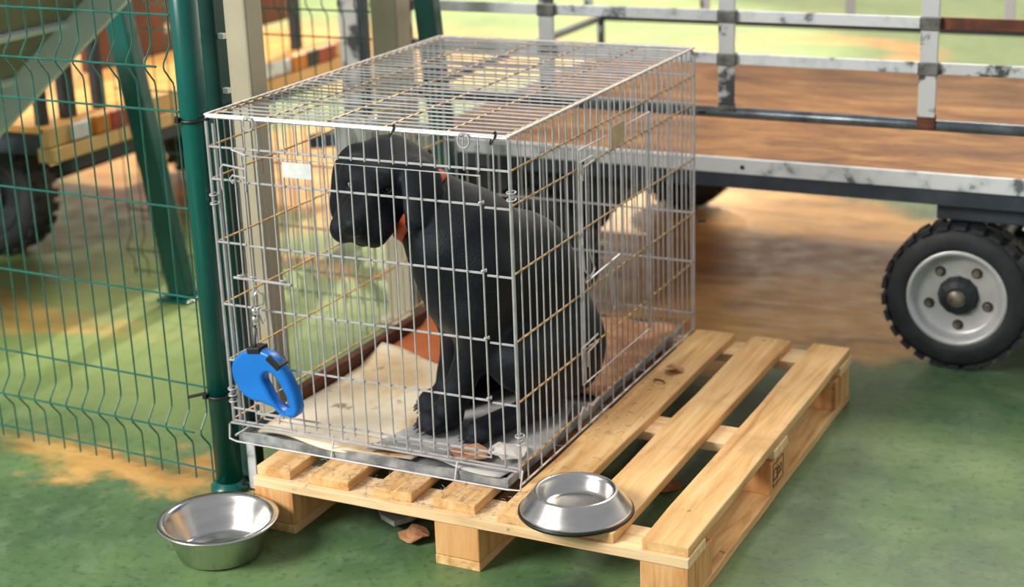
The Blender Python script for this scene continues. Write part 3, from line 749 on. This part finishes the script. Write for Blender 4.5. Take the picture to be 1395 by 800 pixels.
# ------------------------------------------------------------------ grey steps upper left
st = thing('metal_steps', (-1.6, .64, 0), 'light grey metal steps rising behind the mesh fence at upper left', 'steps')
PA, PB = Vector((-2.36, 0, .012)), Vector((-.62, 0, 1.363))
SY0, SY1 = .27, 1.0
dS = (PB-PA).normalized(); nS = Vector((dS.z, 0, -dS.x))     # nS points to the underside
def stringer(y): return MB().bar(PA+Vector((0, y, 0))-nS*.01, PB+Vector((0, y, 0))-nS*.01, .02, .10).obj('stringer', 'step_grey', st, bevel=.003)
stringer(SY0); stringer(SY1)
mb = MB(); mb.bar(PA+Vector((0, (SY0+SY1)/2, 0))+dS*.1-nS*.056, PB+Vector((0, (SY0+SY1)/2, 0))-nS*.056, SY1-SY0-.02, .006); mb.obj('underside_plate', 'step_olive', st)
for k in range(7):
    p = PA+dS*(.26+.29*k)
    MB().box(p.x-.02, p.x+.19, SY0+.01, SY1-.01, p.z+.20, p.z+.22).obj('tread', 'step_grey', st, bevel=.003)
    q = p-nS*.045
    MB().bar((q.x, SY0+.01, q.z), (q.x, SY1-.01, q.z), .03, .016, up=nS).obj('tread_angle', 'step_grey', st, bevel=.003)
for y in (SY0, SY1): MB().box(-2.44, -2.28, y-.04, y+.04, 0, .012).obj('foot_plate', 'step_grey', st, bevel=.002)

# ------------------------------------------------------------------ the dog
import openvdb
Z0 = .176
O = Vector((.41, .42, Z0)); Fv = Vector((-.66, -.75, 0)).normalized(); Lv = Vector((.75, -.66, 0)).normalized()
def D(f, l, z):
    w_ = min(1, max(0, (.09-f)/.21)); w_ = w_**1.3        # the rump sits further back than the chest points
    return O+Fv*f+Lv*l+Vector((-.052*w_, .10*w_, z))
HC = Vector((.169, .340, .753))
pit = math.radians(22); yaw = math.radians(9.5)
Ha = Vector((math.sin(yaw)*math.cos(pit), -math.cos(yaw)*math.cos(pit), -math.sin(pit)))
Hb = Vector((math.cos(yaw), math.sin(yaw), 0)); roll = math.radians(-7)
Hc_ = Ha.cross(Hb).normalized()
Hb, Hc_ = Hb*math.cos(roll)+Hc_*math.sin(roll), Hc_*math.cos(roll)-Hb*math.sin(roll)
HS = 1.12
def H(a, b, c): return HC+(Ha*a+Hb*b+Hc_*c)*HS
hstep = .0045
lo = np.array([.02, .10, Z0-.02]); hi = np.array([.70, .80, .90])
dims = np.ceil((hi-lo)/hstep).astype(int)
gx, gy, gz = [lo[i]+hstep*np.arange(dims[i]) for i in range(3)]
SD = np.full(dims, .2, np.float32)
def region(pmin, pmax, m):
    i0 = np.maximum(np.floor((np.array(pmin)-m-lo)/hstep).astype(int), 0); i1 = np.minimum(np.ceil((np.array(pmax)+m-lo)/hstep).astype(int)+1, dims)
    sl = tuple(slice(a, b) for a, b in zip(i0, i1))
    return sl, gx[sl[0]][:, None, None], gy[sl[1]][None, :, None], gz[sl[2]][None, None, :]
def smin(sl, d, k, cut=False):
    a = SD[sl]
    if cut:
        h = np.maximum(k-np.abs(a+d), 0)/k; SD[sl] = np.maximum(a, -d)+h*h*k*.25; return
    h = np.maximum(k-np.abs(a-d), 0)/k
    SD[sl] = np.minimum(a, d)-h*h*k*.25
def cap(p, q, r1, r2, k=.03, cut=False):
    p = np.array(p); q = np.array(q); m = max(r1, r2)
    sl, X, Y, Z = region(np.minimum(p, q)-m, np.maximum(p, q)+m, k+.015)
    ab = q-p; den = ab@ab+1e-9
    t = np.clip(((X-p[0])*ab[0]+(Y-p[1])*ab[1]+(Z-p[2])*ab[2])/den, 0, 1)
    d = np.sqrt((X-p[0]-t*ab[0])**2+(Y-p[1]-t*ab[1])**2+(Z-p[2]-t*ab[2])**2)-(r1+(r2-r1)*t)
    smin(sl, d.astype(np.float32), k, cut)
def ell(c, axes, r, k=.03, cut=False):
    c = np.array(c); A = [np.array(a) for a in axes]; m = max(r)
    sl, X, Y, Z = region(c-m, c+m, k+.015)
    u = [((X-c[0])*a[0]+(Y-c[1])*a[1]+(Z-c[2])*a[2]) for a in A]
    k0 = np.sqrt(sum((ui/ri)**2 for ui, ri in zip(u, r))); k1 = np.sqrt(sum((ui/ri**2)**2 for ui, ri in zip(u, r)))+1e-9
    smin(sl, (k0*(k0-1)/k1).astype(np.float32), k, cut)
UP = Vector((0, 0, 1))
def ax(d, ref=UP):
    d = Vector(d).normalized(); s_ = d.cross(Vector(ref)).normalized(); return (d, s_, s_.cross(d))
AB = (Fv, Lv, UP)
# trunk
ell(D(-.105, .015, .115), AB, (.11, .122, .115), .04)                       # pelvis
cap(D(-.122, .01, .17), D(-.055, .005, .33), .108, .112, .05)                   # loin
cap(D(-.06, 0, .32), D(.06, 0, .44), .10, .085, .06)                     # withers
tr_ax = ax(Vector(D(.08, 0, .40))-Vector(D(-.05, 0, .22)), Lv)
ell(D(.03, .005, .31), tr_ax, (.185, .132, .118), .05)                       # rib cage
cap(D(.122, 0, .41), D(.085, 0, .28), .082, .068, .05)                     # breast
cap(D(-.03, 0, .22), D(-.10, 0, .13), .095, .10, .05)                     # belly
# neck
rh = HC-O; NB = D(.055, 0, .44)
cap(NB, HC-Ha*.035-UP*.03, .088, .058, .04)
cap(D(.10, 0, .40), H(-.02, 0, -.055), .072, .052, .04)
# shoulders and front legs
for s, fx, lx in ((1, .172, .03), (-1, .135, -.075)):
    cap(D(.06, s*.075, .37), D(.085, s*.07, .27), .062, .055, .04)
    cap(D(.085, s*.07, .27), D(.075, s*.065, .22), .05, .042, .035)
    cap(D(.075, s*.065, .22), D(fx-.045, lx+s*.012, .085), .041, .031, .03)
    cap(D(fx-.045, lx+s*.012, .085), D(fx-.025, lx, .04), .030, .031, .02)
    cap(D(fx-.03, lx, .03), D(fx+.015, lx, .026), .032, .03, .015)
    for j in (-1.5, -.5, .5, 1.5):
        cap(D(fx+.005, lx+j*.0165, .026), D(fx+.035-.006*abs(j), lx+j*.019, .017), .0165, .0145, .005)
# hind legs
for s, tf, tl in ((1, .135, .135), (-1, .06, -.09)):
    kn = D(tf-.125+(.0 if s > 0 else .03), s*.125 if s > 0 else -.12, .155)
    cap(D(-.13, s*.07, .13), kn, .095, .062, .04)                       # thigh
    cap(D(-.13, s*.065, .08), D(-.05, s*.11, .075), .078, .06, .04)
    cap(kn, D(tf-.185, tl, .05), .052, .032, .03)                        # shank
    cap(D(tf-.19, tl, .034), D(tf-.02, tl, .026), .03, .027, .02)       # foot
    for j in (-1.5, -.5, .5, 1.5):
        cap(D(tf-.03, tl+j*.015, .024), D(tf+.005-.005*abs(j), tl+j*.0175, .015), .0155, .0135, .005)
# tail on the tray
cap(D(-.20, -.02, .05), D(-.235, -.13, .03), .034, .026, .03); cap(D(-.235, -.13, .03), D(-.20, -.26, .02), .026, .016, .02)
# head (radii scaled with the head)
def hcap(p, q, r1, r2, k, cut=False): cap(p, q, r1*HS, r2*HS, k, cut)
def hell(c, axes, r, k, cut=False): ell(c, axes, tuple(x*HS for x in r), k, cut)
HX = (Ha, Hb, Hc_)
hell(H(-.005, 0, -.012), HX, (.083, .068, .054), .03)
hell(H(-.05, 0, -.024), HX, (.055, .058, .05), .03)
for s in (-1, 1):
    hcap(H(.052, s*.029, .016), H(.03, s*.043, .018), .022, .024, .018)   # brow
    hell(H(.02, s*.05, -.032), HX, (.058, .034, .042), .03)               # cheek
hcap(H(.06, 0, .004), H(.145, 0, -.014), .036, .029, .025)                # bridge
hell(H(.115, 0, -.037), HX, (.058, .047, .037), .02)
for s in (-1, 1):
    hcap(H(.075, s*.035, -.052), H(.143, s*.029, -.046), .032, .03, .014)  # flews
    hcap(H(.07, s*.036, -.064), H(.115, s*.03, -.074), .019, .017, .014)
hcap(H(.03, 0, -.075), H(.125, 0, -.076), .028, .02, .02)                 # jaw
hcap(H(.168, 0, -.012), H(.16, 0, -.03), .021, .019, .01)                 # nose pad seat
hcap(H(.176, 0, -.040), H(.166, 0, -.075), .0025, .0025, .006, True)      # lip cleft
for s in (-1, 1):
    hcap(H(.168, s*.013, -.068), H(.085, s*.063, -.072), .003, .003, .008, True)   # mouth line
    hell(H(.076, s*.0345, .004), HX, (.014, .0135, .009), .006, True)     # eye socket
    hcap(H(.0735, s*.0205, .009), H(.069, s*.0345, .0165), .0055, .006, .006); hcap(H(.069, s*.0345, .0165), H(.060, s*.0475, .008), .006, .0055, .006)
    hcap(H(.073, s*.0225, -.002), H(.068, s*.0365, -.0085), .005, .005, .006)
# ears: flaps rooted high on the skull, hanging beside the cheek; the left one is pushed forward by the neck
for r0, mid_, tip, wv, wd in ((H(-.02, -.062, .004), H(.016, -.080, -.03), H(.05, -.077, -.10), Vector(H(-.03, -.115, .0))-Vector(H(-.008, -.055, .04)), 1.),
                          (H(.004, .078, .010), H(.062, .108, .012), H(.106, .096, -.052), Vector(H(.02, .14, .004))-Vector(H(.02, .062, .035)), 1.12)):
    dn = (tip-r0).normalized(); sd = wv.normalized(); sd = (sd-dn*sd.dot(dn)).normalized(); nn = dn.cross(sd)
    hell(r0.lerp(mid_, .22)-sd*.006, (dn, sd, nn), (.036, .030, .018), .03)
    hell(r0.lerp(mid_, .75), (dn, sd, nn), (.052, .037*wd, .0135), .008)
    hell(mid_.lerp(tip, .35), (dn, sd, nn), (.052, .030*wd, .012), .008)
    hell(mid_.lerp(tip, .74), (dn, sd, nn), (.036, .019*wd, .0105), .008)
hcap(H(-.035, .02, -.005), H(-.035, .065, -.02), .042, .04, .03)
g = openvdb.FloatGrid(.2); g.copyFromArray(np.ascontiguousarray(SD)); g.transform = openvdb.createLinearTransform(voxelSize=hstep)
pts, quads = g.convertToQuads(0.0)
pts = np.asarray(pts)+lo
dog = thing('dog', D(-.02, 0, -.012), 'black labrador dog with an orange collar sitting inside the wire crate', 'dog')
me = bpy.data.meshes.new('body'); me.from_pydata((pts-np.array(dog.location)).tolist(), [], np.asarray(quads)[:, ::-1].tolist())
me.polygons.foreach_set('use_smooth', [True]*len(me.polygons)); me.materials.append(M['fur'])
body = bpy.data.objects.new('body', me); COL.objects.link(body); body.parent = dog
sm = body.modifiers.new('smooth', 'SMOOTH'); sm.factor = .5; sm.iterations = 3
def ball(c, r, name, mat, parent, axes=None, n=20):
    vs = []; fs = []; c = Vector(c); m_ = n//2
    axes = axes or (Vector((1, 0, 0)), Vector((0, 1, 0)), Vector((0, 0, 1))); r = r if isinstance(r, tuple) else (r, r, r)
    for i in range(m_+1):
        t = math.pi*i/m_
        for j in range(n):
            p = 2*math.pi*j/n
            vs.append(c+axes[0]*r[0]*math.sin(t)*math.cos(p)+axes[1]*r[1]*math.sin(t)*math.sin(p)+axes[2]*r[2]*math.cos(t))
    for i in range(m_):
        for j in range(n): fs.append((i*n+j, (i+1)*n+j, (i+1)*n+(j+1) % n, i*n+(j+1) % n))
    return MB().add(vs, fs).obj(name, mat, parent, True)
for s in (-1, 1):
    e = ball(H(.0635, s*.034, .004), .0118*HS, 'eye', 'eye_white', dog)
    gz_ = (Ha+Hb*.25-Hc_*.05+UP*.35).normalized()
    ball(H(.0635, s*.034, .004)+gz_*.0034*HS, .0094*HS, 'iris', 'eye', e)
ball(H(.1755, 0, -.018), (.0135*HS, .023*HS, .0165*HS), 'nose', 'nose', dog, (Ha, Hb, Hc_), 24)
for s, fx, lx in ((1, .172, .03), (-1, .135, -.075)):
    for j in (-1.5, -.5, .5, 1.5):
        p = D(fx+.046-.006*abs(j), lx+j*.019, .013)
        MB().tube([p, p+Fv*.006-UP*.001, p+Fv*.011-UP*.006], [.004, .0035, .0012], 8).obj('claw', 'claw', dog, True)
for s, tf, tl in ((1, .135, .135), (-1, .06, -.09)):
    for j in (-1.5, -.5, .5, 1.5):
        p = D(tf+.015-.005*abs(j), tl+j*.0175, .011)
        MB().tube([p, p+Fv*.006-UP*.001, p+Fv*.010-UP*.005], [.004, .0035, .0012], 8).obj('claw', 'claw', dog, True)
# collar
CC = Vector((.256, .361, .668))
nax = (Vector((-.81, -.16, .56))).normalized(); cc = CC
s1 = nax.cross(UP).normalized(); s2 = s1.cross(nax)
mb = MB(); n = 48; vs = []; fs = []
for i in range(n):
    a = 2*math.pi*i/n; dr_ = s1*math.cos(a)+s2*math.sin(a)
    for rr, hh in ((.088, -.013), (.0915, -.013), (.0915, .013), (.088, .013)):
        vs.append(cc+dr_*rr+nax*hh)
for i in range(n):
    for j in range(4): fs.append((i*4+j, i*4+(j+1) % 4, ((i+1) % n)*4+(j+1) % 4, ((i+1) % n)*4+j))
col_ = mb.add(vs, fs).obj('collar', 'collar', dog, True, label='orange collar')

# ------------------------------------------------------------------ light
w = bpy.data.worlds.new('hall'); scene.world = w; w.use_nodes = True
t = w.node_tree; t.nodes.clear()
o_ = t.nodes.new('ShaderNodeOutputWorld'); bg = t.nodes.new('ShaderNodeBackground'); t.links.new(bg.outputs[0], o_.inputs[0])
tc = t.nodes.new('ShaderNodeTexCoord'); sp = t.nodes.new('ShaderNodeSeparateXYZ'); t.links.new(tc.outputs['Generated'], sp.inputs[0])
mr = t.nodes.new('ShaderNodeMapRange'); t.links.new(sp.outputs[1], mr.inputs[0]); mr.inputs[1].default_value = -.2; mr.inputs[2].default_value = .9; mr.inputs[3].default_value = 0; mr.inputs[4].default_value = 1
m2 = t.nodes.new('ShaderNodeMapRange'); t.links.new(sp.outputs[2], m2.inputs[0]); m2.inputs[1].default_value = .42; m2.inputs[2].default_value = .08
mm = t.nodes.new('ShaderNodeMath'); mm.operation = 'MULTIPLY'; t.links.new(mr.outputs[0], mm.inputs[0]); t.links.new(m2.outputs[0], mm.inputs[1])
mx_ = t.nodes.new('ShaderNodeMix'); mx_.data_type = 'RGBA'; t.links.new(mm.outputs[0], mx_.inputs[0])
mx_.inputs[6].default_value = (.37, .38, .40, 1); mx_.inputs[7].default_value = (2.5, 2.25, 1.8, 1)
t.links.new(mx_.outputs[2], bg.inputs[0]); bg.inputs[1].default_value = 1.0

def aim(o, target):
    d = Vector(target)-o.location; o.rotation_euler = d.to_track_quat('-Z', 'Y').to_euler()
def area(name, loc, target, size, power, color=(1, 1, 1)):
    l = bpy.data.lights.new(name, 'AREA'); l.shape = 'RECTANGLE'; l.size, l.size_y = size; l.energy = power; l.color = color
    o = bpy.data.objects.new(name, l); COL.objects.link(o); o.location = loc; aim(o, target); return o
area('window_light', (-2.9, -4.2, 3.9), (.4, .5, .3), (2.4, 1.8), 560, (1, .95, .86))
def spot(name, loc, target, ang, blend, power, color, rad):
    l = bpy.data.lights.new(name, 'SPOT'); l.energy = power; l.spot_size = math.radians(ang); l.spot_blend = blend; l.color = color; l.shadow_soft_size = rad
    o = bpy.data.objects.new(name, l); COL.objects.link(o); o.location = loc; aim(o, target); return o
spot('sun_patch_light', (-3.6, 11, 8), (-3.4, 5.2, 0), 40, .15, 6500, (1, .88, .68), .25)
area('rear_soft_fill', (1.2, 8.2, 8.5), (.2, 3.2, 0), (5, 2.6), 820, (1, .88, .68))  # added soft fill from high behind, brightens the trailer bed and far floor

# ------------------------------------------------------------------ camera
cam = bpy.data.cameras.new('camera'); co = bpy.data.objects.new('camera', cam); COL.objects.link(co)
f_px, yaw, pitch, roll = 2186.9176, .4675, .3175, -.0362
cam.sensor_width = 36; cam.lens = f_px/1395*36
fw = Vector((-math.sin(yaw)*math.cos(pitch), math.cos(yaw)*math.cos(pitch), -math.sin(pitch)))
rt = Vector((math.cos(yaw), math.sin(yaw), 0)); up = rt.cross(fw)
r_ = rt*math.cos(roll)+up*math.sin(roll); u_ = up*math.cos(roll)-rt*math.sin(roll)
mt = Matrix((r_, u_, -fw)).transposed().to_4x4(); mt.translation = Vector((1.9785, -2.6228, 1.587))
co.matrix_world = mt
cam.dof.use_dof = True; cam.dof.focus_distance = 3.25; cam.dof.aperture_fstop = 2.4
cam.clip_start = .05
scene.camera = co
vs_ = scene.view_settings; vs_.view_transform = 'Standard'; vs_.look = 'None'; vs_.gamma = 1; vs_.exposure = 0.0; vs_.use_curve_mapping = False
